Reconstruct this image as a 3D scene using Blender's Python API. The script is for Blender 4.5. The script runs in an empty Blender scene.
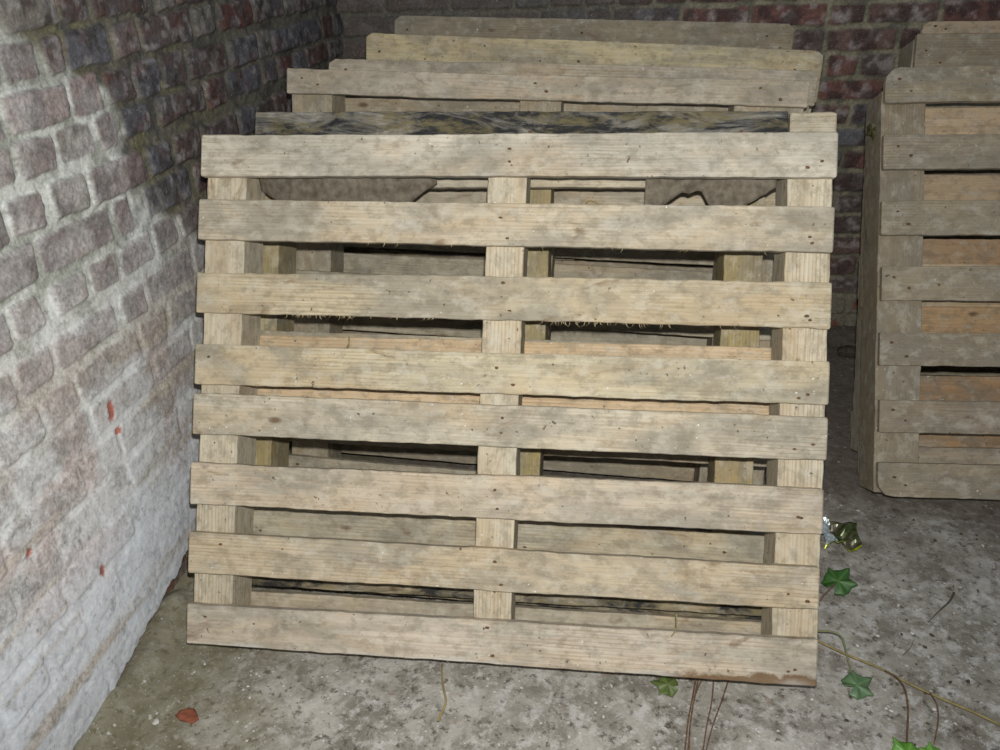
import bpy, math, random
import numpy as np
from mathutils import Matrix, Vector

random.seed(7)
SC = bpy.context.scene
COL = SC.collection
D = bpy.data

# ------------------------------------------------------------------ helpers
def srgb(r, g, b):
    f = lambda c: (c/255/12.92) if c/255 <= .04045 else ((c/255+.055)/1.055)**2.4
    return (f(r), f(g), f(b), 1.0)

def link(o, parent=None):
    COL.objects.link(o)
    if parent is not None: o.parent = parent
    return o

def mesh_obj(name, verts, faces, mat, parent=None, smooth=False):
    me = D.meshes.new(name)
    me.from_pydata([tuple(v) for v in verts], [], faces)
    me.update()
    if smooth: me.polygons.foreach_set('use_smooth', [True]*len(me.polygons))
    me.materials.append(mat)
    return link(D.objects.new(name, me), parent)

def tag(o, label, cat, group=None, kind=None):
    if label: o['label'] = label
    if cat: o['category'] = cat
    if group: o['group'] = group
    if kind: o['kind'] = kind
    return o

def empty(name, M):
    o = D.objects.new(name, None); o.empty_display_size = .1
    COL.objects.link(o); o.matrix_world = M
    return o

class Noise2:
    """smooth value noise on a plane"""
    def __init__(s, seed, n=256):
        s.n = n; s.g = np.random.RandomState(seed).rand(n, n)
    def __call__(s, x, y):
        x = np.asarray(x, float); y = np.asarray(y, float)
        xi = np.floor(x).astype(int); yi = np.floor(y).astype(int)
        fx = x-xi; fy = y-yi
        fx = fx*fx*(3-2*fx); fy = fy*fy*(3-2*fy)
        n = s.n; a = s.g[xi % n, yi % n]; b = s.g[(xi+1) % n, yi % n]
        c = s.g[xi % n, (yi+1) % n]; d = s.g[(xi+1) % n, (yi+1) % n]
        return (a*(1-fx)+b*fx)*(1-fy)+(c*(1-fx)+d*fx)*fy
    def fbm(s, x, y, o=4):
        t = 0; a = .5; w = 0
        for k in range(o):
            t = t+a*s(np.asarray(x)*2**k+17*k, np.asarray(y)*2**k+31*k); w += a; a *= .5
        return t/w

# ------------------------------------------------------------------ materials
def new_mat(name):
    m = D.materials.new(name); m.use_nodes = True
    nt = m.node_tree; nt.nodes.clear()
    out = nt.nodes.new('ShaderNodeOutputMaterial')
    b = nt.nodes.new('ShaderNodeBsdfPrincipled')
    nt.links.new(b.outputs[0], out.inputs[0])
    return m, nt, b

class NB:
    def __init__(s, nt): s.nt = nt
    def n(s, t, **kw):
        o = s.nt.nodes.new('ShaderNode'+t)
        for k, v in kw.items(): setattr(o, k, v)
        return o
    def l(s, a, b): s.nt.links.new(a, b)
    def noise(s, vec, scale, detail=4, rough=.55, dist=0):
        o = s.n('TexNoise'); o.inputs['Scale'].default_value = scale
        o.inputs['Detail'].default_value = detail; o.inputs['Roughness'].default_value = rough
        o.inputs['Distortion'].default_value = dist
        s.l(vec, o.inputs['Vector']); return o.outputs['Fac']
    def ramp(s, fac, stops):
        o = s.n('ValToRGB'); cr = o.color_ramp
        while len(cr.elements) < len(stops): cr.elements.new(.5)
        for e, (p, c) in zip(cr.elements, stops):
            e.position = p; e.color = c if not isinstance(c, (int, float)) else (c, c, c, 1)
        s.l(fac, o.inputs[0]); return o.outputs[0]
    def mix(s, fac, a, b, mode='MIX'):
        o = s.n('Mix'); o.data_type = 'RGBA'; o.blend_type = mode
        for i, v in ((0, fac), (6, a), (7, b)):
            if hasattr(v, 'is_linked') or hasattr(v, 'links'): s.l(v, o.inputs[i])
            else: o.inputs[i].default_value = v
        return o.outputs[2]
    def math(s, op, a, b=0.):
        o = s.n('Math'); o.operation = op
        for i, v in ((0, a), (1, b)):
            if hasattr(v, 'links'): s.l(v, o.inputs[i])
            else: o.inputs[i].default_value = v
        return o.outputs[0]
    def mapping(s, vec, scale, loc=(0, 0, 0)):
        o = s.n('Mapping'); o.inputs['Scale'].default_value = scale; o.inputs['Location'].default_value = loc
        s.l(vec, o.inputs[0]); return o.outputs[0]
    def bump(s, h, b, strength=.3, dist=.002):
        o = s.n('Bump'); o.inputs['Strength'].default_value = strength; o.inputs['Distance'].default_value = dist
        s.l(h, o.inputs['Height']); s.l(o.outputs[0], b.inputs['Normal'])

def wood_material(name, dirt=.5, warm=.5, stain=0., rot=False):
    """weathered deal: tint from the object's own colour, grain along local X"""
    m, nt, b = new_mat(name); N = NB(nt)
    tc = N.n('TexCoord'); oi = N.n('ObjectInfo')
    off = N.n('VectorMath'); off.operation = 'SCALE'
    comb = N.n('CombineXYZ'); N.l(oi.outputs['Random'], comb.inputs[0]); N.l(oi.outputs['Random'], comb.inputs[1]); N.l(oi.outputs['Random'], comb.inputs[2])
    N.l(comb.outputs[0], off.inputs[0]); off.inputs['Scale'].default_value = 37.
    add = N.n('VectorMath'); add.operation = 'ADD'; N.l(tc.outputs['Object'], add.inputs[0]); N.l(off.outputs[0], add.inputs[1])
    P = add.outputs[0]
    base = oi.outputs['Color']
    # long streaks
    st = N.noise(N.mapping(P, (1.6, 55, 55)), 1.6, 5, .6, .35)
    fine = N.noise(N.mapping(P, (7, 260, 260)), 1.5, 3, .6)
    c = N.mix(N.ramp(st, [(.40, .0), (.70, .34)]), base, srgb(128, 114, 92), 'MIX')
    c = N.mix(N.ramp(fine, [(.36, .2), (.6, 0.)]), c, srgb(100, 90, 74))
    # cathedral rings
    wv = N.n('TexWave'); wv.wave_type = 'RINGS'; wv.rings_direction = 'SPHERICAL'
    wv.inputs['Scale'].default_value = 9; wv.inputs['Distortion'].default_value = 5
    wv.inputs['Detail'].default_value = 3; wv.inputs['Detail Scale'].default_value = 1.2
    N.l(N.mapping(P, (.55, 7, 7)), wv.inputs['Vector'])
    wm = N.math('MULTIPLY', N.ramp(wv.outputs['Fac'], [(.62, 0.), (.95, .42)]), N.ramp(N.noise(P, 2.4, 2), [(.42, 0.), (.62, 1.)]))
    c = N.mix(wm, c, srgb(138, 108, 66))
    # warm patches
    wp = N.ramp(N.noise(N.mapping(P, (1, 3.2, 3.2)), 3.1, 3, .55, .6), [(.46, 0.), (.68, warm)])
    c = N.mix(wp, c, srgb(182, 157, 120))
    # grey dusty patches
    gp = N.ramp(N.noise(N.mapping(P, (1, 2.5, 2.5), (5, 3, 1)), 4.3, 5, .62, .8), [(.44, 0.), (.62, dirt)])
    c = N.mix(gp, c, srgb(138, 134, 122))
    # pale dust scuffs
    pd = N.ramp(N.noise(N.mapping(P, (1, 2, 2), (9, 2, 4)), 15, 6, .72), [(.55, 0.), (.74, .6)])
    c = N.mix(pd, c, srgb(196, 192, 180))
    # brown stains
    bs = N.ramp(N.noise(N.mapping(P, (1, 2.6, 2.6), (2, 8, 6)), 6.5, 4, .6, 1.2), [(.63, 0.), (.72, .6)])
    c = N.mix(bs, c, srgb(112, 82, 48))
    # knots
    vo = N.n('TexVoronoi'); vo.inputs['Scale'].default_value = 1.; N.l(N.mapping(P, (4.2, 9, 9)), vo.inputs['Vector'])
    kn = N.ramp(vo.outputs['Distance'], [(.035, .8), (.075, .0)])
    c = N.mix(kn, c, srgb(92, 66, 40))
    mt = N.ramp(N.noise(N.mapping(P, (1, 1.6, 1.6), (2, 2, 7)), 32, 6, .72), [(.40, .42), (.52, 0.)]); c = N.mix(mt, c, srgb(120, 112, 94))
    m2 = N.ramp(N.noise(N.mapping(P, (1, 1.4, 1.4), (6, 2, 1)), 24, 5, .7), [(.52, 0.), (.66, .4)]); c = N.mix(m2, c, srgb(206, 200, 182))
    # small specks of dirt and of lime
    sp = N.ramp(N.noise(P, 95, 2, .5), [(.70, 0.), (.76, .75)]); c = N.mix(sp, c, srgb(60, 50, 40))
    sq = N.ramp(N.noise(N.mapping(P, (1, 1, 1), (3, 3, 3)), 120, 2, .5), [(.73, 0.), (.78, .9)]); c = N.mix(sq, c, srgb(225, 222, 210))
    if stain > 0:
        ss = N.ramp(N.noise(N.mapping(P, (1, 3.5, 3.5), (7, 1, 2)), 7, 6, .7, .8), [(.38, 0.), (.56, stain)])
        c = N.mix(ss, c, srgb(36, 38, 40))
        s2 = N.ramp(N.noise(N.mapping(P, (1, 3, 3), (1, 9, 2)), 16, 5, .7), [(.5, 0.), (.66, stain*.8)])
        c = N.mix(s2, c, srgb(122, 112, 80))
    if rot:   # damp rot along the lower right corner and a lime crust along the lower edge
        sx = N.n('SeparateXYZ'); N.l(tc.outputs['Object'], sx.inputs[0])
        nn = N.math('MULTIPLY', N.math('SUBTRACT', N.noise(tc.outputs['Object'], 24, 5, .65), .5), .05)
        e = N.math('ADD', N.math('ADD', sx.outputs[2], nn), N.math('MULTIPLY', sx.outputs[0], -.05))
        mk = N.n('MapRange'); N.l(e, mk.inputs[0]); mk.inputs[1].default_value = -.050; mk.inputs[2].default_value = -.056
        c = N.mix(N.math('MULTIPLY', mk.outputs[0], .85), c, srgb(112, 84, 54))
        e2 = N.math('ADD', sx.outputs[2], N.math('MULTIPLY', nn, .6))
        m3 = N.n('MapRange'); N.l(e2, m3.inputs[0]); m3.inputs[1].default_value = -.030; m3.inputs[2].default_value = -.040
        lm = N.math('MULTIPLY', m3.outputs[0], N.ramp(N.noise(tc.outputs['Object'], 5, 2), [(.5, 0.), (.6, .6)]))
        c = N.mix(lm, c, srgb(205, 205, 198))
    N.l(c, b.inputs['Base Color']); b.inputs['Roughness'].default_value = .82
    b.inputs['Specular IOR Level'].default_value = .25
    h = N.math('ADD', N.math('MULTIPLY', st, .7), N.math('MULTIPLY', fine, .6))
    N.bump(h, b, .5, .0018)
    return m

WOOD = wood_material('weathered_deal', .66, .5)
WOOD_ROT = wood_material('damp_deal', .62, .55, 0., True)
WOOD_GREY = wood_material('grey_weathered_deal', .5, .16)
WOOD_STAIN = wood_material('mouldy_deal', .5, .3, .97)
WOOD_FRESH = wood_material('pale_sawn_deal', .2, .5)

def flat_mat(name, c1, c2, scale=40, rough=.7, spec=.3, bump=.3):
    m, nt, b = new_mat(name); N = NB(nt); tc = N.n('TexCoord')
    f = N.noise(tc.outputs['Object'], scale, 4, .6)
    N.l(N.ramp(f, [(.35, c1), (.65, c2)]), b.inputs['Base Color'])
    b.inputs['Roughness'].default_value = rough; b.inputs['Specular IOR Level'].default_value = spec
    N.bump(f, b, bump, .001)
    return m
NAIL = flat_mat('rusted_iron', srgb(78, 60, 44), srgb(120, 92, 64), 300, .8)

# ------------------------------------------------------------------ a sawn board
def board(name, parent, p0, p1, w0, w1, y0, th, col, mat, axis='x', seed=0, round0=0., round1=0., jag=.0008, bow=0., side=1, nx=None):
    """board from p0 to p1 (pallet local x,z of its centre line ends), width w0->w1, front face at depth y0.
    The mesh lies along local X with its origin at the board's middle; round0/1 cut the outer corner (side=+1 upper, -1 lower)."""
    rs = random.Random(seed*131+hash(name) % 7 if False else seed*131+len(name))
    a = Vector((p0[0], 0, p0[1])); b = Vector((p1[0], 0, p1[1])); L = (b-a).length
    nx = nx or max(10, int(L/.018)); be = .0014
    ph = [rs.uniform(0, 6.28) for _ in range(8)]; am = [rs.uniform(.2, 1) for _ in range(4)]
    verts = []; faces = []
    xs = [0, .0025]+[L*(i/nx) for i in range(1, nx)]+[L-.0025, L]
    for k, x in enumerate(xs):
        t = x/L; w = w0*(1-t)+w1*t
        up = w/2+(.0011*am[0]*math.sin(7*t+ph[0])+.0007*am[1]*math.sin(23*t+ph[1]))+rs.uniform(-jag, jag)
        lo = -w/2+(.0011*am[2]*math.sin(6*t+ph[2])+.0007*am[3]*math.sin(19*t+ph[3]))+rs.uniform(-jag, jag)
        for r, d in ((round0, x), (round1, L-x)):
            if r > 0 and d < r:
                cut = r-math.sqrt(max(0, r*r-(r-d)**2))
                if side > 0: up -= cut
                else: lo += cut
        ins = .0018 if k in (0, len(xs)-1) else 0
        bw = bow*math.sin(math.pi*t)
        sec = [(0+ins, lo+be+ins), (be+ins, lo+ins), (th-be-ins, lo+ins), (th-ins, lo+be+ins), (th-ins, 0), (th-ins, up-be-ins), (th-be-ins, up-ins), (be+ins, up-ins), (0+ins, up-be-ins), (0+ins, 0)]
        for (yy, zz) in sec: verts.append((x-L/2, yy+bw, zz))
    m = 10
    for k in range(len(xs)-1):
        for j in range(m):
            faces.append((k*m+j, k*m+(j+1) % m, (k+1)*m+(j+1) % m, (k+1)*m+j))
    faces.append(tuple(range(m))[::-1]); e = (len(xs)-1)*m; faces.append(tuple(range(e, e+m)))
    faces = [f[::-1] for f in faces]
    o = mesh_obj(name, verts, faces, mat, parent)
    d = (b-a).normalized(); ang = math.atan2(d.z, d.x)
    o.location = ((a.x+b.x)/2, y0, (a.z+b.z)/2); o.rotation_euler = (0, -ang, 0)
    o.color = col
    return o

def nail(parent, x, z, r=.004):
    """nail head sunk in the front face, in the board's own frame"""
    n = 8; vs = [(x+r*math.cos(6.283*i/n)*random.uniform(.9, 1.7), -.0004, z+r*math.sin(6.283*i/n)*random.uniform(.7, 1)) for i in range(n)]
    vs += [(v[0]*.98+x*.02, .001, v[2]) for v in vs]+[(x, -.0006, z)]
    fs = [(i, (i+1) % n, 2*n) for i in range(n)]+[((i+1) % n, i, i+n, (i+1) % n+n) for i in range(n)]
    return mesh_obj('nail', vs, fs, NAIL, parent)

def tint(base, v=.06, rs=random):
    k = 1+rs.uniform(-v, v); return (base[0]*k, base[1]*k*(1+rs.uniform(-.02, .02)), base[2]*k*(1+rs.uniform(-.05, .05)), 1)

def pose(x, y, z, yaw, lean, tilt):
    """front bottom centre at x,y,z; lean back by lean, tilt in its own plane (right end down positive)"""
    return Matrix.Translation((x, y, z)) @ Matrix.Rotation(math.radians(yaw), 4, 'Z') @ Matrix.Rotation(math.radians(-lean), 4, 'X') @ Matrix.Rotation(math.radians(tilt), 4, 'Y')

BASE = srgb(198, 187, 164); PALE = srgb(212, 202, 178); GREY = srgb(172, 160, 138); FRESH = srgb(222, 196, 160); GREEN = srgb(166, 152, 104)

# ------------------------------------------------------------------ front pallet, measured slat by slat
T = .0135
p1 = empty('wooden_pallet', pose(-.1897, 1.0668, .0646, .895, 27.47, -.2))
tag(p1, 'large pale wooden pallet with eight slats at the very front of the leaning left stack', 'pallet', 'pallets of the left stack')
# (z at left: top, bottom; z at right: top, bottom; x left, x right)
S = [(.998, .918, 1.001, .921, -.599, .603), (.8724, .794, .8667, .785, -.601, .601), (.7292, .6506, .7321, .6477, -.6005, .601),
     (.5876, .509, .5883, .511, -.600, .602), (.4911, .4103, .4875, .4101, -.601, .602), (.353, .2721, .3593, .2765, -.6025, .599),
     (.2168, .1357, .2165, .1407, -.6025, .597), (.0744, -.003, .0863, .0013, -.602, .598)]
tints = [srgb(210, 202, 184), srgb(206, 194, 170), srgb(200, 186, 156), srgb(204, 192, 162), srgb(204, 194, 172), srgb(206, 191, 168), srgb(202, 186, 158), srgb(210, 197, 178)]
slats = []
for i, (a, b_, c, d, x0, x1) in enumerate(S):
    s = board('slat', p1, (x0, (a+b_)/2), (x1, (c+d)/2), a-b_, c-d, 0, .0175, tints[i], WOOD if i < 7 else WOOD_ROT, seed=10+i, bow=.0 if i != 1 else .001, jag=.0008 if i != 2 else .0012)
    slats.append(s); L = x1-x0
    for sx in (-.565, -.545, .005, .02, .55, .572):
        rs = random.uniform
        if sx < 0 and random.random() < .55: continue
        nail(s, sx+rs(-.012, .012), (.02 if (int(sx*1000) % 2) else -.02)+rs(-.01, .01), random.uniform(.0026, .0036))
for (x0, x1, xa, xb, i) in ((-.5915, -.5115, -.597, -.5184, 0), (-.0312, .0425, -.0344, .0377, 1), (.5224, .6022, .5229, .5979, 2)):
    board('stringer', p1, ((xa+xb)/2, .008), ((x0+x1)/2, .985), x1-x0, x1-x0, .0178, .093, PALE, WOOD_FRESH, seed=40+i)
for (z0, z1, i, c, m) in ((.922, .99, 0, PALE, WOOD), (.478, .612, 1, FRESH, WOOD_FRESH), (.004, .074, 2, BASE, WOOD), (.086, .135, 3, srgb(165, 152, 122), WOOD_STAIN)):
    board('base_board', p1, (-.594, (z0+z1)/2), (.594, (z0+z1)/2+.004), z1-z0, z1-z0, .1112, .018, c, m, seed=50+i)

# splinters torn from the lower edges of two slats
def splinters(parent, x0, x1, z, n, seed):
    rs = random.Random(seed); vs = []; fs = []
    for _ in range(n):
        x = rs.uniform(x0, x1); l = rs.uniform(.003, .009); w = rs.uniform(.0004, .0009)
        dx = rs.uniform(-.012, .008); dy = rs.uniform(.0, .004); b0 = len(vs); y = rs.uniform(.003, .015)
        for k, (t, ww) in enumerate(((-.2, 1), (.5, .8), (1, .15))):
            for j in range(3):
                a = 2.09*j; vs.append((x+dx*t*t+w*ww*math.cos(a), y+dy*t+w*ww*math.sin(a), z-l*t))
        for k in range(2):
            for j in range(3): fs.append((b0+k*3+j, b0+k*3+(j+1) % 3, b0+k*3+3+(j+1) % 3, b0+k*3+3+j))
        fs.append((b0, b0+2, b0+1)); fs.append((b0+6, b0+7, b0+8))
    o = mesh_obj('splinters', vs, fs, SPL, parent); o.color = PALE; o['kind'] = 'stuff'
    return o
SPL = flat_mat('splinter_wood', srgb(170, 150, 115), srgb(210, 190, 150), 80)
splinters(slats[2], -.43, .55, -.0395, 34, 3); splinters(slats[2], -.40, -.28, -.0395, 22, 4); splinters(slats[2], .1, .32, -.0415, 26, 5)
splinters(slats[1], -.3, .5, -.0385, 22, 6); splinters(slats[7], -.3, .1, -.0385, 30, 7)

# ------------------------------------------------------------------ generic pallet
def pallet(M, label, group, W, slat_rows, stringers, bases, t=.138, seed=0, L=1.0, flip=False, mat=WOOD, tone=BASE, rnd=0., nails=True):
    """flip: base boards face the viewer. slat_rows / bases: (z0, z1, tint, material[, x0, x1])"""
    o = empty('wooden_pallet', M); tag(o, label, 'pallet', group)
    rs = random.Random(seed)
    yS, yB = (0, t-.018) if not flip else (t-.018, 0)
    k = 0
    for rows, y0, nm in ((slat_rows, yS, 'slat'), (bases, yB, 'base_board')):
        for r in rows:
            z0, z1, c, m = r[:4]; x0, x1 = (r[4], r[5]) if len(r) > 4 else (-W/2+rs.uniform(0, .006), W/2-rs.uniform(0, .006))
            top = z1 > L-.03; bot = z0 < .03; rr = rnd if (top or bot) else 0
            s = board(nm, o, (x0, (z0+z1)/2+rs.uniform(-.002, .002)), (x1, (z0+z1)/2+rs.uniform(-.002, .002)), z1-z0, z1-z0, y0, .0175, tint(c, .07, rs), m, seed=seed*20+k, round0=rr, round1=rr, side=1 if top else -1); k += 1
            if nails and y0 == 0:
                cx = (x0+x1)/2
                for (a, b_) in stringers:
                    q = (a+b_)/2-cx
                    if abs(q) > (x1-x0)/2: continue
                    for dx, dz in ((-.018, .012), (.016, -.014)): nail(s, q+dx+rs.uniform(-.008, .008), dz*min(1, (z1-z0)/.07)+rs.uniform(-.005, .005), rs.uniform(.0028, .0042))
    for (a, b_) in stringers:
        board('stringer', o, ((a+b_)/2, .006), ((a+b_)/2, L-(.05 if rnd else .008)), b_-a, b_-a, .0178, t-.0362, tint(tone, .08, rs), mat, seed=seed*20+k); k += 1
    return o
GS = 'pallets of the left stack'
# second pallet, turned with its base boards forward: mouldy top board
pallet(pose(-.165, 1.236, .055, 0, 26.8, 0), 'wooden pallet with black mouldy top board, second in the left stack behind the front one', GS, 1.2,
       [(.80, .90, BASE, WOOD), (.60, .65, GREY, WOOD), (.43, .47, GREY, WOOD_GREY), (.30, .345, GREY, WOOD_GREY), (.0, .06, GREY, WOOD)],
       [(-.592, -.54), (-.02, .045), (.40, .475)],
       [(.905, 1.017, srgb(150, 148, 140), WOOD_STAIN, -.595, .508), (.905, 1.015, BASE, WOOD_FRESH, .512, .6), (.46, .55, BASE, WOOD), (.085, .175, srgb(204, 196, 168), WOOD), (.0, .06, srgb(170, 160, 130), WOOD_STAIN)],
       seed=2, flip=True, tone=GREEN, mat=WOOD, L=1.02)
pallet(pose(-.198, 1.60, .045, 0, 18, 1.5), 'wooden pallet with grey weathered double top edge, third in the left stack', GS, 1.2,
       [(.885, .97, GREY, WOOD), (.73, .815, GREY, WOOD_GREY), (.60, .70, GREY, WOOD_GREY), (.50, .585, BASE, WOOD), (.385, .49, BASE, WOOD_GREY), (.275, .375, BASE, WOOD), (.16, .265, BASE, WOOD), (.05, .15, GREY, WOOD)],
       [(-.59, -.49), (-.04, .055), (.44, .59)],
       [(.955, 1.01, BASE, WOOD), (.44, .54, BASE, WOOD), (.01, .07, BASE, WOOD)], seed=3, tone=GREY, flip=True, L=1.01)
pallet(pose(-.150, 1.86, .035, 0, 13, 1.6), 'wooden pallet fourth in the left stack, only a thin strip of top edge showing', GS, 1.2,
       [(.92, 1.0, BASE, WOOD), (.76, .84, GREY, WOOD), (.6, .68, GREY, WOOD), (.44, .52, GREY, WOOD), (.28, .36, GREY, WOOD), (.0, .1, BASE, WOOD)],
       [(-.59, -.49), (-.05, .05), (.49, .59)],
       [(.88, .98, GREY, WOOD), (.42, .54, BASE, WOOD), (.01, .11, BASE, WOOD)], seed=4, rnd=.02)
pallet(pose(-.120, 2.09, .042, 0, 9.5, 2.7), 'wooden pallet with wide clean top board and rounded corners, fifth in the left stack', GS, 1.2,
       [(.89, 1.015, srgb(208, 192, 158), WOOD), (.72, .8, BASE, WOOD), (.55, .65, BASE, WOOD), (.38, .48, BASE, WOOD), (.2, .3, BASE, WOOD), (.0, .12, BASE, WOOD)],
       [(-.59, -.49), (-.05, .05), (.49, .59)],
       [(.86, .97, GREY, WOOD), (.42, .54, BASE, WOOD), (.01, .11, BASE, WOOD)], seed=5, rnd=.02, L=1.015)
pallet(pose(-.115, 2.45, .055, 0, 9, 1.8), 'darker grey wooden pallet with rounded corners, rearmost of the left stack against brick wall', GS, 1.2,
       [(.93, 1.03, GREY, WOOD_GREY), (.72, .8, GREY, WOOD_GREY), (.55, .65, GREY, WOOD_GREY), (.38, .48, GREY, WOOD_GREY), (.2, .3, GREY, WOOD_GREY), (.0, .12, GREY, WOOD_GREY)],
       [(-.59, -.49), (-.05, .05), (.49, .59)],
       [(.88, .98, GREY, WOOD_GREY), (.42, .54, GREY, WOOD_GREY), (.01, .11, GREY, WOOD_GREY)], seed=6, rnd=.025, L=1.03, mat=WOOD_GREY, tone=GREY)

# ------------------------------------------------------------------ right stack
GR = 'pallets of the right stack'
LR = 1.036
def rz(px): # left edge pixel row -> local height, by rail table
    return LR*(1-(px-67)/(496-67))
r_rows = []
for (a, b_, c, m) in ((67, 102, GREY, WOOD), (133.5, 168, GREY, WOOD_GREY), (200, 234, GREY, WOOD_GREY), (265, 299, GREY, WOOD_GREY), (332, 365, srgb(160, 146, 128), WOOD_GREY), (398.5, 431.5, srgb(160, 148, 130), WOOD_GREY), (462, 496, srgb(170, 156, 134), WOOD)):
    r_rows.append((rz(b_), rz(a), c, m))
pallet(pose(1.2736, 1.7189, .0661, 2.66, 26.81, -.42), 'grey wooden pallet with seven slats, front one of the right stack', GR, 1.2, r_rows,
       [(-.6, -.495), (-.05, .05), (.5, .6)],
       [(.885, .955, srgb(120, 90, 70), WOOD_GREY), (.47, .58, FRESH, WOOD_FRESH), (.01, .11, BASE, WOOD)], seed=11, rnd=.035, L=LR, mat=WOOD_GREY, tone=srgb(162, 150, 130))
pallet(pose(1.295, 1.885, .06, 2.6, 23.5, 0), 'wooden pallet with pinkish pale slats, second in the right stack', GR, 1.2,
       [(.92, .985, FRESH, WOOD), (.76, .9, FRESH, WOOD_FRESH), (.60, .73, FRESH, WOOD_FRESH), (.44, .57, srgb(200, 165, 125), WOOD_FRESH), (.26, .4, srgb(205, 170, 130), WOOD_FRESH), (.12, .22, srgb(200, 160, 115), WOOD), (0, .1, srgb(200, 160, 115), WOOD)],
       [(-.6, -.495), (-.05, .05), (.5, .6)],
       [(.86, .96, GREY, WOOD), (.42, .54, BASE, WOOD), (.01, .11, BASE, WOOD)], seed=12, rnd=.045, L=.985, mat=WOOD_GREY)
pallet(pose(1.40, 2.105, .05, 1, 20.5, .5), 'grey wooden pallet set back to the right, third in the right stack', GR, 1.2,
       [(.93, 1.045, GREY, WOOD_GREY), (.76, .9, GREY, WOOD), (.6, .7, GREY, WOOD), (.44, .52, GREY, WOOD), (.28, .36, GREY, WOOD), (.0, .1, BASE, WOOD)],
       [(-.6, -.5), (-.05, .05), (.49, .6)],
       [(.88, .98, GREY, WOOD), (.42, .54, BASE, WOOD), (.01, .11, BASE, WOOD)], seed=13, L=1.045, mat=WOOD_GREY, tone=GREY)
pallet(pose(1.47, 2.325, .05, 0, 17.5, 0), 'wooden pallet with a pale edge over orange board, rearmost in the right stack', GR, 1.2,
       [(1.015, 1.05, FRESH, WOOD_FRESH), (.95, 1.01, srgb(130, 82, 44), WOOD), (.76, .9, GREY, WOOD), (.6, .7, GREY, WOOD), (.44, .52, GREY, WOOD), (.28, .36, GREY, WOOD), (.0, .1, BASE, WOOD)],
       [(-.6, -.5), (-.05, .05), (.49, .6)],
       [(.88, .98, GREY, WOOD), (.42, .54, BASE, WOOD), (.01, .11, BASE, WOOD)], seed=14, L=1.05, rnd=.02)

# ------------------------------------------------------------------ brick walls as carved relief
def wall_mesh(name, org, U, Vv, Nn, us, zs, rows, params, mat):
    """grid over (u,z); rows: list of (z centre, [(u0,u1,kind)...]); returns object with 'albedo' colour attribute"""
    nu, nz = len(us), len(zs); Ug, Zg = np.meshgrid(us, zs)
    H, C = params(Ug, Zg, rows)
    P = np.zeros((nz, nu, 3))
    for k in range(3): P[..., k] = org[k]+Ug*U[k]+Zg*Vv[k]+H*Nn[k]
    me = D.meshes.new(name)
    nv = nu*nz; idx = np.arange(nv).reshape(nz, nu)
    q = np.stack([idx[:-1, :-1], idx[:-1, 1:], idx[1:, 1:], idx[1:, :-1]], -1).reshape(-1, 4)
    if np.dot(np.cross(U, Vv), Nn) < 0: q = q[:, ::-1]
    me.vertices.add(nv); me.vertices.foreach_set('co', P.reshape(-1))
    nq = len(q); me.loops.add(nq*4); me.loops.foreach_set('vertex_index', q.reshape(-1).astype(np.int32))
    me.polygons.add(nq); me.polygons.foreach_set('loop_start', np.arange(0, nq*4, 4, dtype=np.int32))
    me.update(calc_edges=True); me.validate()
    me.polygons.foreach_set('use_smooth', np.ones(len(me.polygons), bool))
    ca = me.color_attributes.new('albedo', 'FLOAT_COLOR', 'POINT')
    ca.data.foreach_set('color', np.concatenate([C, np.ones((nz, nu, 1))], -1).reshape(-1).astype(np.float32))
    me.materials.append(mat)
    return link(D.objects.new(name, me))

def wall_material(name):
    m, nt, b = new_mat(name); N = NB(nt)
    at = N.n('VertexColor'); at.layer_name = 'albedo'; tc = N.n('TexCoord'); P = tc.outputs['Object']
    f = N.noise(P, 160, 4, .65); g = N.noise(P, 45, 5, .65)
    c = N.mix(.42, at.outputs[0], N.ramp(f, [(.34, .22), (.66, .8)]), 'OVERLAY')
    c = N.mix(.3, c, N.ramp(N.noise(P, 75, 5, .7), [(.36, .2), (.64, .8)]), 'OVERLAY')
    c = N.mix(N.ramp(g, [(.32, .4), (.46, 0.)]), c, srgb(84, 78, 70))
    c = N.mix(N.ramp(N.noise(P, 210, 2), [(.70, 0.), (.76, .7)]), c, srgb(215, 215, 210))
    N.l(c, b.inputs['Base Color']); b.inputs['Roughness'].default_value = .9; b.inputs['Specular IOR Level'].default_value = .2
    N.bump(N.math('ADD', f, g), b, .45, .0025)
    return m
WALLM = wall_material('old_brickwork')

def lin(*c): return np.array(srgb(*c)[:3])
def sm(a, b, x): t = np.clip((x-a)/(b-a), 0, 1); return t*t*(3-2*t)
def lerp(a, b, t): return a*(1-t[..., None])+b*t[..., None]

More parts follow.
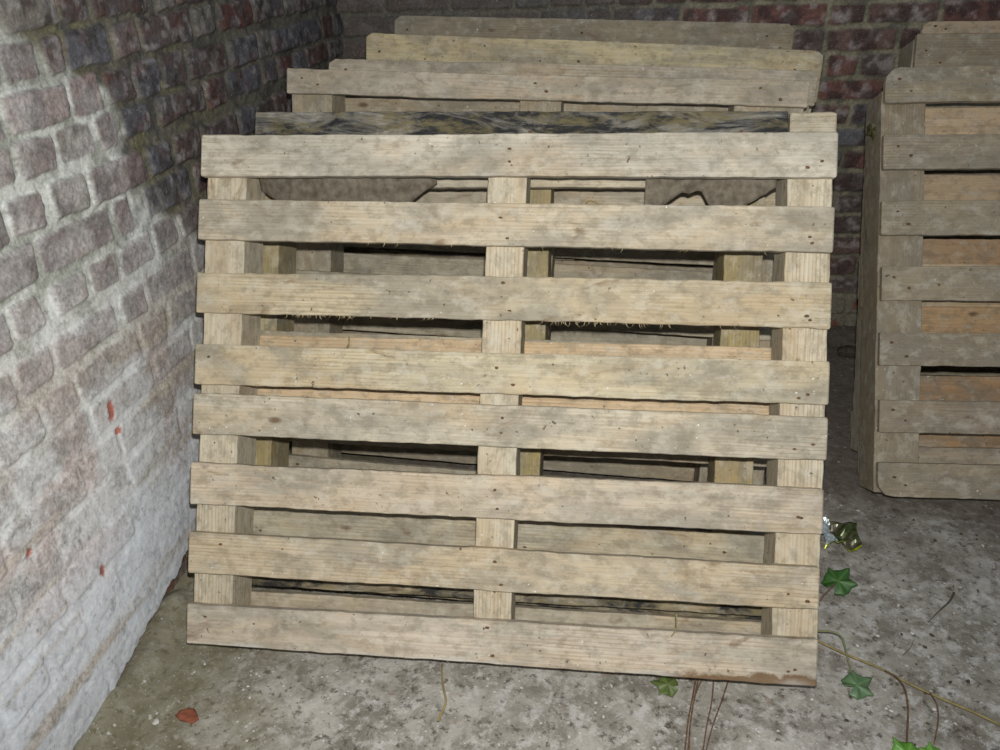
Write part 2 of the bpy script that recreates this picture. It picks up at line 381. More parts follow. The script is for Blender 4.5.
def brick_fields(Ug, Zg, rows, seed, hh=.030, warp=.006, gap=.006):
    n1, n2 = Noise2(seed), Noise2(seed+1)
    wu = (n1.fbm(Ug*18, Zg*18, 3)-.5)*warp*2; wz = (n2.fbm(Ug*18, Zg*18, 3)-.5)*warp*1.6
    U, Z = Ug+wu, Zg+wz
    dist = np.full(Ug.shape, 9.); bid = np.zeros(Ug.shape)
    rs = np.random.RandomState(seed+9); k = 0; cols = {}
    for (zc, lst, h2, slope) in rows:
        zz = Z-slope*(U-1.2)
        for it in lst:
            u0, u1 = it[0], it[1]; k += 1
            jx, jz = rs.uniform(-.002, .002, 2)
            hu = (u1-u0)/2-gap*.5; cu = (u0+u1)/2; hz = h2+jz
            r = .010
            m = (Ug > u0-.05) & (Ug < u1+.05) & (np.abs(Zg-zc) < .1)
            dx = np.abs(U-cu)-hu+r; dz = np.abs(zz-zc)-hz+r
            d = np.hypot(np.maximum(dx, 0), np.maximum(dz, 0))+np.minimum(np.maximum(dx, dz), 0)-r
            s = m & (d < dist); dist = np.where(s, d, dist); bid = np.where(s, k, bid)
            cols[k] = it[2] if len(it) > 2 else None
    return dist, bid.astype(int), cols, k

def fill_row(lst, u0, u1, seed, hb=.108, sb=.21, g=.006):
    """extend a traced row on both sides with whole bricks, headers and stretchers mixed"""
    rs = random.Random(seed); out = list(lst)
    if not out: out = [(u0, u0+sb)]
    u = out[-1][1]+g
    while u < u1:
        w = (hb if rs.random() < .5 else sb)*rs.uniform(.93, 1.04); out.append((u, u+w)); u += w+g
    u = out[0][0]-g
    while u > u0:
        w = (hb if rs.random() < .5 else sb)*rs.uniform(.93, 1.04); out.insert(0, (u-w, u)); u -= w+g
    return out
# traced bricks of the left wall: y ranges, kinds: d dark, r red, b bluish, g grey, m mauve
LW = [
 (1.335, []), (1.262, []),
 (1.188, [(1.197, 1.339, 'g'), (1.345, 1.432, 'd'), (1.44, 1.628, 'd'), (1.66, 1.74, 'g'), (1.75, 1.95, 'd'), (1.96, 2.07, 'd')]),
 (1.118, [(1.169, 1.263, 'd'), (1.273, 1.329, 'm'), (1.336, 1.466, 'b'), (1.483, 1.568, 'm'), (1.581, 1.795, 'd'), (1.807, 1.903, 'g'), (1.931, 2.11, 'r')]),
 (1.046, [(1.153, 1.307, 'p'), (1.314, 1.408, 'p'), (1.421, 1.521, 'd'), (1.526, 1.617, 'b'), (1.628, 1.727, 'd'), (1.741, 1.932, 'd'), (1.955, 2.113, 'b')]),
 (.977, [(1.146, 1.242, 'm'), (1.249, 1.353, 'g'), (1.362, 1.427, 'p'), (1.452, 1.548, 'b'), (1.579, 1.785, 'd'), (1.795, 1.9, 'r'), (1.922, 2.117, 'b')]),
 (.898, [(1.09, 1.183, 'm'), (1.2, 1.297, 'g'), (1.306, 1.485, 'm'), (1.505, 1.601, 'b'), (1.62, 1.731, 'd'), (1.74, 1.94, 'd')]),
 (.825, [(1.132, 1.344, 'm'), (1.358, 1.414, 'm'), (1.463, 1.661, 'b'), (1.68, 1.79, 'r')]),
 (.748, [(1.032, 1.109, 'm'), (1.136, 1.223, 'm'), (1.238, 1.331, 'm'), (1.338, 1.452, 'm'), (1.462, 1.558, 'd'), (1.575, 1.69, 'd')]),
 (.662, [(1.0, 1.09, 'm'), (1.1, 1.278, 'm'), (1.299, 1.392, 'm'), (1.404, 1.594, 'b')]),
 (.583, [(1.03, 1.125, 'm'), (1.13, 1.33, 'm'), (1.34, 1.44, 'm'), (1.45, 1.65, 'b')]),
 (.508, [(1.14, 1.35, 'p'), (1.362, 1.51, 'b')]),
 (.432, [(1.08, 1.19, 'm')]), (.357, []), (.283, []), (.21, []), (.135, []), (.06, [])]

PAL = {'d': lin(94, 80, 76), 'r': lin(110, 70, 62), 'b': lin(98, 98, 104), 'g': lin(124, 118, 108), 'm': lin(116, 98, 94), 'p': lin(144, 122, 118), 'x': lin(104, 78, 70)}
def left_params(Ug, Zg, rows):
    dist, bid, cols, nb = brick_fields(Ug, Zg, rows, 21, warp=.009, gap=.005)
    N1, N2, N3, N4, N5 = [Noise2(100+i) for i in range(5)]
    brick = sm(.0015, -.004, dist)
    # limewash coat: where it still covers, and where it has gone
    yb = np.interp(Zg, [.0, .45, .55, .66, .75, .83, .9, 1.04, 1.08, 1.16, 1.35], [4, 4, 2.4, 1.72, 1.60, 1.47, 1.44, 1.42, 1.34, 1.22, 1.1])
    old = sm(-.03, .03, Ug+(N1.fbm(Ug*14, Zg*14)-.5)*.09-yb)         # 1 = bare mossy brickwork
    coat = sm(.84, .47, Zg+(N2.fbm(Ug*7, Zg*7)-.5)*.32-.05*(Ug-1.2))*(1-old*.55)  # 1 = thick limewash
    # relief
    h = -.0045*(1-brick)*(1-.7*coat)-.003*old*(1-brick)
    rsd = np.random.RandomState(5); pr = rsd.uniform(-.0035, .0035, nb+1); h = h+pr[bid]*brick*(1-.5*coat)
    h += (N3.fbm(Ug*9, Zg*9, 5)-.5)*.010*(.6+.1*coat)+(N4.fbm(Ug*60, Zg*60, 3)-.5)*(.0045-.002*coat)+.018*coat*sm(.5, .1, Zg)
    # broken lower lip
    lip = np.interp(Ug, [.7, .88, .98, 1.05, 1.2, 1.4], [.012, .018, .03, .055, .075, .09])+(N5.fbm(Ug*9, Zg*0, 4)-.5)*.05+(N1.fbm(Ug*40, Zg*8, 3)-.5)*.02
    below = sm(.004, -.004, Zg-lip)
    h = h-.024*below+(N4.fbm(Ug*30, Zg*30, 4)-.5)*.02*below
    # colours
    C = np.zeros(Ug.shape+(3,))
    keys = list('ddrbgmxdb'); bc = np.zeros((nb+1, 3))
    for k in range(1, nb+1):
        kk = cols.get(k) or keys[rsd.randint(len(keys))]
        bc[k] = PAL[kk]*rsd.uniform(.85, 1.12)
    B = bc[bid]
    B = lerp(B, PAL['r'], .55*sm(.58, .7, N2.fbm(Ug*30+3, Zg*30)))
    B = lerp(B, PAL['b'], .5*sm(.5, .68, N3.fbm(Ug*22+9, Zg*26)))
    B = lerp(B, lin(60, 54, 50), .7*sm(.52, .7, N4.fbm(Ug*40, Zg*40)))
    B = lerp(B, lin(165, 160, 158), .45*sm(.5, .75, N5.fbm(Ug*50, Zg*50)))
    M_old = lerp(lerp(np.ones(C.shape)*lin(112, 108, 92), lin(114, 110, 80), sm(.4, .62, N1.fbm(Ug*12, Zg*12))*sm(2.1, 1.5, Ug)), lin(86, 84, 76), sm(.45, .7, N3.fbm(Ug*25, Zg*25)))
    M_new = lerp(np.ones(C.shape)*lin(204, 208, 200), lin(160, 164, 152), sm(.4, .7, N2.fbm(Ug*20, Zg*20)))
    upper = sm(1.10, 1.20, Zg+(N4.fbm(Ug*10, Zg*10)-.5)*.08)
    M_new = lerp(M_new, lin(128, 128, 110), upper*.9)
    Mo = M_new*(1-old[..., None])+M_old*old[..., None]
    C = lerp(Mo, B, brick)
    # pale bloom over bricks that keep some wash
    bloom = (1-old)*(.26+.3*sm(.42, .62, N5.fbm(Ug*16, Zg*16, 5)))*(1-.3*upper)
    C = lerp(C, lin(192, 188, 184), np.clip(bloom*brick, 0, 1))
    Wc = lerp(np.ones(C.shape)*lin(222, 224, 224), lin(198, 186, 182), sm(.42, .66, N1.fbm(Ug*11+5, Zg*11, 5)))
    Wc = lerp(Wc, lin(166, 162, 154), .6*sm(.52, .72, N3.fbm(Ug*24+5, Zg*24, 5)))
    Wc = lerp(Wc, lin(222, 228, 236), .8*sm(.42, .2, Zg))
    # streaks of dust lying along the courses of the low wall
    st = sm(.56, .72, N2.fbm(Ug*2.2, Zg*24+3, 3))*coat
    Wc = lerp(Wc, lin(186, 174, 156), .7*st)
    cov = np.clip(coat*(.76+.24*(1-brick)+.5*(N5.fbm(Ug*13, Zg*13+9, 5)-.5)), 0, 1); cov = np.where(Zg < .33, np.maximum(cov, .94*coat), cov)
    C = lerp(C, Wc, cov)
    # bare red spots where the wash has flaked off
    for (py, pz, ry, rz_) in ((1.196, .503, .011, .022), (1.035, .252, .008, .012), (1.20, .455, .009, .008), (.905, .404, .009, .008)):
        e = ((Ug-py)/ry)**2+((Zg-pz)/rz_)**2+(N4.fbm(Ug*70, Zg*70, 3)-.5)*1.5
        C = lerp(C, lin(172, 82, 56), .85*sm(1.1, .6, e)); h = h-.003*sm(1.1, .6, e)
    C = lerp(C, lerp(np.ones(C.shape)*lin(112, 104, 94), lin(122, 70, 52), sm(.5, .62, N2.fbm(Ug*13+2, Zg*13, 3))), below)
    cr = np.abs(N3.fbm(Ug*9+40, Zg*9, 4)-.5); C = lerp(C, lin(96, 90, 80), .5*sm(.006, .0, cr)*coat)
    gr = C.mean(-1, keepdims=True); k = (.22*(1-coat))[..., None]; C = C*(1-k)+gr*k
    return h, np.clip(C, 0, 1)
LWX = -.915
zrow = lambda i: .0305+.0015*math.sin(i*2.1)
rows = [(zc, fill_row(l, .3, 3.0, i+3), zrow(i), .018 if zc > 1.1 else (.006 if zc > .9 else -.01)) for i, (zc, l) in enumerate(LW)]
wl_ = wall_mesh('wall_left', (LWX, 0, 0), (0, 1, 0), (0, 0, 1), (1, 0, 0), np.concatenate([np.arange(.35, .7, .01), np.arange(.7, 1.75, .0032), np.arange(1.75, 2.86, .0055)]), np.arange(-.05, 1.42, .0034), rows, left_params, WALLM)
wl_['kind'] = 'structure'

WY = 2.82
def back_params(Ug, Zg, rows):
    dist, bid, cols, nb = brick_fields(Ug, Zg, rows, 51, warp=.007)
    N1, N2, N3, N4, N5 = [Noise2(200+i) for i in range(5)]
    brick = sm(.0015, -.004, dist); rsd = np.random.RandomState(8)
    h = -.009*(1-brick)+rsd.uniform(-.003, .003, nb+1)[bid]*brick+(N3.fbm(Ug*9, Zg*9, 5)-.5)*.012+(N4.fbm(Ug*50, Zg*50, 3)-.5)*.004
    keys = list('rrrxxxddb'); bc = np.array([PAL[keys[rsd.randint(len(keys))]]*rsd.uniform(.8, 1.1) for _ in range(nb+1)]); B = bc[bid]
    B = lerp(B, lin(150, 142, 140), .6*sm(.5, .68, N5.fbm(Ug*30, Zg*34, 5)))
    B = lerp(B, lin(66, 50, 48), .8*sm(.46, .64, N1.fbm(Ug*24, Zg*28, 4)))
    Mo = lerp(np.ones(Ug.shape+(3,))*lin(132, 126, 100), lin(100, 98, 80), sm(.4, .65, N2.fbm(Ug*22, Zg*22)))
    C = lerp(Mo, B, brick)
    low = sm(.16, .10, Zg+(N1.fbm(Ug*9, Zg*9)-.5)*.05)
    C = lerp(C, lerp(np.ones(Ug.shape+(3,))*lin(112, 108, 90), lin(120, 66, 50), sm(.6, .7, N3.fbm(Ug*12, Zg*20))), low)
    # the corner end of the wall is grey and sooty
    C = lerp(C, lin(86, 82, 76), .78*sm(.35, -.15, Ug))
    gr = C.mean(-1, keepdims=True)*np.array([1.05, 1, .93]); C = C*.68+gr*.32
    return h+.012*low, np.clip(C*1.4, 0, 1)
brow = []
for i in range(20):
    zc = 1.44-.0745*i
    brow.append((zc, fill_row([(.55+(.11 if i % 2 else 0)+random.uniform(-.02, .02), .65+(.11 if i % 2 else 0))], -1.0, 2.7, 60+i, hb=.108 if i % 3 == 1 else .215, sb=.22), .0305, .012))
wb = wall_mesh('wall_back', (0, WY, 0), (1, 0, 0), (0, 0, 1), (0, -1, 0), np.arange(-1.0, 2.6, .0052), np.arange(-.05, 1.45, .0045), brow, back_params, WALLM)
wb['kind'] = 'structure'

# brick pier that steps out of the corner, high on the back wall
# ------------------------------------------------------------------ floor
def floor_material():
    m, nt, b = new_mat('worn_concrete'); N = NB(nt); tc = N.n('TexCoord'); P = tc.outputs['Object']
    c = N.ramp(N.noise(P, 3.2, 6, .65, .5), [(.32, srgb(138, 133, 122)), (.5, srgb(170, 166, 156)), (.68, srgb(194, 190, 182))])
    c = N.mix(N.ramp(N.noise(P, 11, 6, .7, .4), [(.42, .7), (.56, 0.)]), c, srgb(110, 104, 92))
    c = N.mix(N.ramp(N.noise(P, 34, 6, .75), [(.5, 0.), (.62, .75)]), c, srgb(200, 197, 192))
    c = N.mix(N.ramp(N.noise(N.mapping(P, (1, 1, 1), (4, 4, 0)), 60, 4, .7), [(.34, .8), (.45, 0.)]), c, srgb(76, 68, 60))
    # earth towards the back, moss in the near left corner
    sx = N.n('SeparateXYZ'); N.l(P, sx.inputs[0])
    yy = N.math('ADD', sx.outputs[1], N.math('MULTIPLY', N.math('SUBTRACT', N.noise(P, 5, 5, .65), .5), 1.1))
    back = N.n('MapRange'); N.l(yy, back.inputs[0]); back.inputs[1].default_value = 1.45; back.inputs[2].default_value = 1.85
    c = N.mix(N.math('MULTIPLY', back.outputs[0], .8), c, srgb(104, 94, 84))
    xx = N.math('ADD', sx.outputs[0], N.math('MULTIPLY', N.math('SUBTRACT', N.noise(P, 9, 5, .7), .5), .7))
    lf = N.n('MapRange'); N.l(xx, lf.inputs[0]); lf.inputs[1].default_value = -.45; lf.inputs[2].default_value = -.8
    c = N.mix(N.math('MULTIPLY', lf.outputs[0], .62), c, srgb(116, 110, 78))
    vo = N.n('TexVoronoi'); vo.inputs['Scale'].default_value = 48; vo.inputs['Randomness'].default_value = 1; N.l(P, vo.inputs['Vector'])
    sel = N.ramp(N.noise(P, 21, 2), [(.5, 0.), (.56, 1.)])
    ch = N.math('MULTIPLY', N.ramp(vo.outputs['Distance'], [(.08, .8), (.2, 0.)]), sel)
    c = N.mix(ch, c, srgb(205, 203, 196))
    c = N.mix(N.ramp(N.noise(P, 240, 2), [(.68, 0.), (.75, .8)]), c, srgb(225, 225, 222))
    c = N.mix(N.ramp(N.noise(N.mapping(P, (1, 1, 1), (8, 1, 0)), 14, 3, .6), [(.66, 0.), (.72, .5)]), c, srgb(132, 100, 78))
    N.l(c, b.inputs['Base Color']); b.inputs['Roughness'].default_value = .88; b.inputs['Specular IOR Level'].default_value = .25
    N.bump(N.math('ADD', N.noise(P, 70, 6, .7), N.math('MULTIPLY', ch, .5)), b, .7, .004)
    return m
def floor_params(X, Y, rows):
    n = Noise2(77); n2 = Noise2(78)
    h = (n.fbm(X*5+20, Y*5, 4)-.5)*.010+(n2.fbm(X*45+60, Y*45, 3)-.5)*.004
    h += .035*sm(2.35, 2.8, Y)*n.fbm(X*9+30, Y*9+7, 3)
    h += .030*sm(-.84, -.905, X)*(.4+n2.fbm(X*20+30, Y*20, 3))           # mortar rubble swept against the wall
    return h-.004, np.zeros(X.shape+(3,))
fl = wall_mesh('floor', (0, 0, 0), (1, 0, 0), (0, 1, 0), (0, 0, 1), np.arange(-.95, 2.6, .0075), np.arange(.3, 2.86, .0075), [], floor_params, floor_material())
fl['kind'] = 'structure'

# ------------------------------------------------------------------ small things on the floor
H_CAM = 1.25146
RC = np.array([[.9911032598836351, -.04229575561998501, -.1261958688094282], [.13132019138308576, .46509234448176207, .8754679425539051], [-.02166415433709878, .8842511974326032, -.46650882548550554]])
def G(u, v, z=0.):
    """where the line of sight through photo point (u,v) meets the height z"""
    r = RC @ np.array([(u-500)/800, (375-v)/800, 1.]); k = (z-H_CAM)/r[2]; return Vector((r[0]*k, r[1]*k, z))

def tube(name, pts, r, mat, parent=None, taper=1., n=7, sub=4, origin=None):
    pts = [Vector(p) for p in pts]; P = []
    for i in range(len(pts)-1):
        p0 = pts[max(0, i-1)]; p1_ = pts[i]; p2 = pts[i+1]; p3 = pts[min(len(pts)-1, i+2)]
        for k in range(sub):
            t = k/sub; P.append(.5*((2*p1_)+(p2-p0)*t+(2*p0-5*p1_+4*p2-p3)*t*t+(3*p1_-p0-3*p2+p3)*t**3))
    P.append(pts[-1]); vs = []; fs = []; org = origin or Vector((0, 0, 0))
    for i, p in enumerate(P):
        d = (P[min(i+1, len(P)-1)]-P[max(i-1, 0)]).normalized(); a = d.cross(Vector((0, 0, 1)))
        if a.length < .05: a = d.cross(Vector((0, 1, 0)))
        a.normalize(); c = d.cross(a); rr = r*(1+(taper-1)*i/(len(P)-1))
        for j in range(n): vs.append(p-org+rr*(a*math.cos(6.283*j/n)+c*math.sin(6.283*j/n)))
    for i in range(len(P)-1):
        for j in range(n): fs.append((i*n+j, i*n+(j+1) % n, (i+1)*n+(j+1) % n, (i+1)*n+j))
    fs.append(tuple(range(n))[::-1]); e = (len(P)-1)*n; fs.append(tuple(range(e, e+n)))
    o = mesh_obj(name, vs, fs, mat, parent, True)
    if origin is not None and parent is None: o.location = org
    return o

def leaf_mat(name, c1, c2, vein):
    m, nt, b = new_mat(name); N = NB(nt); tc = N.n('TexCoord'); P = tc.outputs['Object']
    c = N.ramp(N.noise(P, 60, 4, .6), [(.3, c1), (.7, c2)])
    at = N.n('VertexColor'); at.layer_name = 'vein'
    c = N.mix(N.math('MULTIPLY', at.outputs[0], .3), c, vein)
    N.l(c, b.inputs['Base Color']); b.inputs['Roughness'].default_value = .42; N.bump(N.noise(P, 120, 3), b, .3, .001)
    return m
LEAF = leaf_mat('ivy_leaf_green', srgb(38, 78, 30), srgb(66, 110, 48), srgb(118, 150, 88))
LEAF2 = leaf_mat('ivy_leaf_dull', srgb(70, 100, 66), srgb(96, 124, 84), srgb(140, 160, 116))
LEAF3 = leaf_mat('ivy_leaf_olive', srgb(70, 88, 40), srgb(100, 116, 60), srgb(130, 140, 90))
WITHER = leaf_mat('withered_leaf', srgb(52, 54, 28), srgb(84, 80, 44), srgb(100, 96, 60))
LIME = leaf_mat('ivy_leaf_fresh', srgb(74, 128, 44), srgb(104, 156, 58), srgb(170, 200, 110))
def ivy_leaf(c, size, rot, mat, parent=None, fold=.12, tiltv=(0, 0, 1), name='leaf', lobes=5):
    """lobed ivy leaf with a stalk notch: radial rings, folded slightly along its midrib, with real thickness"""
    n = 60; rings = 6; out = []
    for i in range(n):
        a = 2*math.pi*i/n
        tips = ((0, 1.0, .55), (1.05, .84, .5), (-1.05, .84, .5), (2.15, .70, .55), (-2.15, .70, .55))
        r = .60
        for ta, tr, tw in tips:
            d = (a-ta+math.pi) % (2*math.pi)-math.pi
            r = max(r, tr*(1-.62*abs(d)/tw) if abs(d) < tw else 0)
        dn = abs((a-math.pi+math.pi) % (2*math.pi)-math.pi)
        if dn < .28: r = min(r, .18+.9*dn)
        out.append((a, r*.62))
    vs = [(0, 0, 0)]; vein = [1.]
    for k in range(1, rings+1):
        for a, r in out:
            x, y = math.cos(a)*r*k/rings, math.sin(a)*r*k/rings
            z = -fold*abs(y)*1.0-.10*(k/rings)**2*(.5+.5*math.cos(3*a))+.05*math.sin(5*a)*(k/rings)
            vs.append((x, y, z))
            v = max([max(0, 1-abs(((a-t+math.pi) % (2*math.pi))-math.pi)*r*k/rings/.03) for t in (0, 1.05, -1.05, 2.15, -2.15)]); vein.append(v)
    top = len(vs); vs += [(x, y, z-.02) for x, y, z in vs]; vein += [0]*top; fs = []
    for o_, fl_ in ((0, 0), (top, 1)):
        for i in range(n):
            f = (o_, o_+1+i, o_+1+(i+1) % n); fs.append(f if not fl_ else f[::-1])
            for k in range(rings-1):
                a_ = o_+1+k*n; f = (a_+i, a_+n+i, a_+n+(i+1) % n, a_+(i+1) % n); fs.append(f if not fl_ else f[::-1])
    a_ = 1+(rings-1)*n
    for i in range(n): fs.append((a_+i, a_+top+i, a_+top+(i+1) % n, a_+(i+1) % n))
    M = Vector(tiltv).normalized().to_track_quat('Z', 'X').to_matrix() @ Matrix.Rotation(rot, 3, 'Z')
    if parent is not None: vs = [M @ (Vector(v)*size)+Vector(c) for v in vs]
    o = mesh_obj(name, vs, fs, mat, parent, True)
    ca = o.data.color_attributes.new('vein', 'FLOAT_COLOR', 'POINT')
    for i, v in enumerate(vein): ca.data[i].color = (v, v, v, 1)
    if parent is None:
        o.matrix_world = Matrix.Translation(c) @ M.to_4x4() @ Matrix.Scale(size, 4)
    return o
STEM = flat_mat('ivy_stem_tan', srgb(126, 112, 70), srgb(156, 140, 92), 60)
STEMG = flat_mat('ivy_stem_greenish', srgb(100, 112, 70), srgb(128, 128, 88), 60)
DARKT = flat_mat('dark_dry_twig', srgb(74, 68, 60), srgb(100, 92, 80), 90)
TWIG = flat_mat('dead_twig_brown', srgb(84, 62, 46), srgb(122, 94, 70), 90)

def L3(c): return Vector((c.x, c.y, c.z))
# single green leaf by the pallet's right edge
q = G(838, 581, .035); lf1 = ivy_leaf(q, .078, math.radians(-25), LEAF, None, tiltv=(-.1, -.35, 1), name='ivy_leaf')
tag(lf1, 'dark green lobed ivy leaf just right of the front pallet, below the crumpled wrapper', 'leaf')
tube('leaf_stalk', [(-.02*1, 0, -.01), (-.25, .05, -.12), (-.6, .1, -.3), (-.9, 0, -.45)], .02, TWIG, lf1)
q = G(668, 684, .012); lf2 = ivy_leaf(q, .055, math.radians(80), LEAF3, None, tiltv=(0, -.2, 1), name='ivy_leaf')
tag(lf2, 'small olive green leaf poking out under the bottom edge of the front pallet', 'leaf')

lf3 = ivy_leaf(D.objects['wooden_pallet.006'].matrix_world @ Vector((-.607, .060, .905)), .045, math.radians(200), WITHER, None, tiltv=(-.75, -.6, .1), name='ivy_leaf')
tag(lf3, 'small withered leaf stuck high on the left side of the right stack', 'leaf')

def vine(name, label, parts):
    root = empty(name, Matrix.Translation(parts[0][1][0])); tag(root, label, 'vine')
    for kind, a, *rest in parts:
        if kind == 'stem': tube('stem', [Vector(p)-root.location for p in a], rest[0], rest[1], root, rest[2] if len(rest) > 2 else .7)
        else: ivy_leaf(Vector(a)-root.location, rest[0], rest[1], rest[2], root, tiltv=rest[3])
    return root
vine('ivy_sprig', 'short curved ivy stem with one dull green leaf, right of the pallet foot', [
    ('stem', [G(806, 630, .03), G(820, 631, .04), G(833, 632, .04), G(842, 638, .035), G(846, 652, .025), G(849, 664, .018), G(852, 675, .012)], .0022, STEMG),
    ('leaf', G(857, 685, .012), .064, math.radians(-75), LEAF2, (.1, -.35, 1))])
vine('ivy_vine', 'long thin tan ivy runner trailing over the floor to the bottom right corner', [
    ('stem', [G(800, 632, .012), G(822, 643, .012), G(850, 656, .012), G(880, 668, .010), G(910, 684, .012), G(945, 700, .010), G(980, 715, .010), G(1010, 730, .010)], .0024, STEM, .9),
    ('stem', [G(885, 671, .012), G(897, 678, .016), G(905, 690, .018), G(908, 710, .014), G(907, 735, .012), G(907, 742, .012)], .0019, TWIG, .9),
    ('stem', [G(930, 693, .012), G(937, 705, .014), G(938, 722, .012), G(934, 744, .010)], .0014, TWIG, .8),
    ('leaf', G(908, 754, .012), .066, math.radians(95), LIME, (0, -.3, 1)), ('leaf', G(934, 753, .012), .040, math.radians(70), LIME, (0, -.3, 1))])
tw = empty('twig_bundle', Matrix.Translation(G(700, 700))); tag(tw, 'bundle of dry brown twigs lying on the floor below the right half of the pallet', 'twigs')
for pts_, r in (([(697, 672, .02), (693, 695, .015), (688, 722, .01), (684, 760, .006)], .0017), ([(700, 672, .02), (694, 700, .014), (690, 728, .01), (689, 760, .006)], .0016), ([(706, 672, .018), (697, 690, .014), (692, 712, .01), (687, 760, .006)], .0013),
                ([(714, 672, .02), (712, 700, .012), (706, 730, .01), (702, 760, .006)], .0014), ([(731, 672, .02), (722, 700, .014), (712, 728, .01), (704, 760, .006)], .0014)):
    tube('twig', [G(*p)-tw.location for p in pts_], r, TWIG, tw, .8)
b0 = G(443, 690)
tube('twig', [p for p in (G(442, 664, .012), G(443, 685, .012), G(446, 700, .012), G(443, 710, .008), G(438, 721, .006))], .0016, STEM, None, 1.6, origin=b0)
tag(D.objects['twig.005'] if 'twig.005' in D.objects else D.objects[-1], 'short bent pale twig on the floor below the middle of the front pallet', 'twig')
o = tube('twig', [G(806, 622, .006) if False else G(903, 655, .008), G(910, 648, .01), G(914, 640, .008)], .0007, DARKT, None, .5, origin=G(908, 648)); tag(o, 'tiny dark twig on the floor right of the ivy sprig', 'twig')
o = tube('twig', [G(928, 622, .006), G(940, 610, .012), G(949, 602, .01), G(954, 593, .008)], .0006, DARKT, None, 4.5, origin=G(940, 608)); tag(o, 'thin grey twig with dark knobbed tip lying far right on the floor', 'twig')

# crumpled crisp wrapper
def wrapper():
    m, nt, b = new_mat('foil_wrapper'); N = NB(nt); tc = N.n('TexCoord'); P = tc.outputs['Object']
    sx = N.n('SeparateXYZ'); N.l(P, sx.inputs[0])
    a = N.math('ADD', sx.outputs[0], N.math('MULTIPLY', N.noise(P, 30, 3), .05)); bb = sx.outputs[1]
    c = N.ramp(N.noise(P, 38, 4, .7), [(.3, srgb(42, 52, 24)), (.5, srgb(74, 84, 44)), (.62, srgb(108, 98, 88))])
    silver = N.n('MapRange'); N.l(a, silver.inputs[0]); silver.inputs[1].default_value = .012; silver.inputs[2].default_value = .004
    c = N.mix(silver.outputs[0], c, srgb(190, 200, 205))
    yl = N.n('MapRange'); N.l(bb, yl.inputs[0]); yl.inputs[1].default_value = -.035; yl.inputs[2].default_value = -.040
    c = N.mix(yl.outputs[0], c, srgb(190, 205, 40))
    N.l(c, b.inputs['Base Color']); b.inputs['Roughness'].default_value = .28; b.inputs['Metallic'].default_value = .35
    nx, ny = 26, 20; vs = []; n = Noise2(5)
    for k in (0, 1):
        for j in range(ny):
            for i in range(nx):
                u, v = i/(nx-1), j/(ny-1)
                x = (u-.5)*.092+.004*math.sin(9*v)-.010*(1-v)*u; y = (v-.5)*.088+.004*math.sin(7*u)
                z = .016*abs(math.sin(3*u+2.2*v+.5))+.020*float(n(u*4+.3, v*4))+.010*float(n(u*9, v*9))+(.012 if u < .35 else 0)*v
                vs.append((x, y, z-(.0008 if k else 0)))
    fs = []; t = nx*ny
    for j in range(ny-1):
        for i in range(nx-1):
            f = (j*nx+i, j*nx+i+1, (j+1)*nx+i+1, (j+1)*nx+i); fs.append(f); fs.append(tuple(q_+t for q_ in f[::-1]))
    ring = [i for i in range(nx)]+[j*nx+nx-1 for j in range(1, ny)]+[(ny-1)*nx+i for i in range(nx-2, -1, -1)]+[j*nx for j in range(ny-2, 0, -1)]
    for a_, b_ in zip(ring, ring[1:]+ring[:1]): fs.append((a_, a_+t, b_+t, b_))
    o = mesh_obj('food_wrapper', vs, fs, m, None)
    o.location = G(838, 543, .006); o.rotation_euler = (0, 0, math.radians(4))
    tag(o, 'crumpled shiny green and silver foil wrapper on the floor beside the front pallet', 'wrapper')
wrapper()

# torn brown paper caught behind the top slat
PAPER = flat_mat('dirty_brown_paper', srgb(92, 84, 72), srgb(126, 118, 104), 60, .9, .1, .6)
def torn(name, label, outline, y0, y1):
    """ragged sheet: outline top/bottom z at several x, in the front pallet's frame; its own object"""
    M = p1.matrix_world
    xs = np.linspace(outline[0][0], outline[-1][0], 60); tz = np.interp(xs, [o_[0] for o_ in outline], [o_[1] for o_ in outline]); bz = np.interp(xs, [o_[0] for o_ in outline], [o_[2] for o_ in outline])
    n = Noise2(15); vs = []; fs = []; nz = 12; NX = len(xs)
    bz = bz+(n.fbm(xs*60+50, xs*0, 3)-.5)*.010
    for k in (0, 1):
        for j in range(nz):
            for i, x in enumerate(xs):
                t = j/(nz-1); z = tz[i]*(1-t)+bz[i]*t; y = y0+(y1-y0)*t+.010*(float(n(x*22+40, z*22))-.5)+(.0012 if k else 0)
                vs.append((x, y, z))
    T_ = NX*nz
    for j in range(nz-1):
        for i in range(NX-1):
            f = (j*NX+i, (j+1)*NX+i, (j+1)*NX+i+1, j*NX+i+1); fs.append(f); fs.append(tuple(q_+T_ for q_ in f[::-1]))
    ring = [i for i in range(NX)]+[j*NX+NX-1 for j in range(1, nz)]+[(nz-1)*NX+i for i in range(NX-2, -1, -1)]+[j*NX for j in range(nz-2, 0, -1)]
    for a_, b_ in zip(ring, ring[1:]+ring[:1]): fs.append((b_, b_+T_, a_+T_, a_))
    cx = (xs[0]+xs[-1])/2; cz = float(bz.min()); off = Vector((cx, (y0+y1)/2, cz))
    o = mesh_obj(name, [Vector(v)-off for v in vs], fs, PAPER, None, True)
    o.matrix_world = M @ Matrix.Translation(off)
    tag(o, label, 'paper sheet')
torn('torn_paper', 'ragged dirty brown paper sheet hanging inside the top gap of the front pallet, left half', [(-.505, .975, .905), (-.47, .975, .885), (-.42, .975, .862), (-.36, .975, .835), (-.27, .975, .83), (-.22, .975, .85), (-.18, .975, .895), (-.14, .975, .92)], .03, .07)
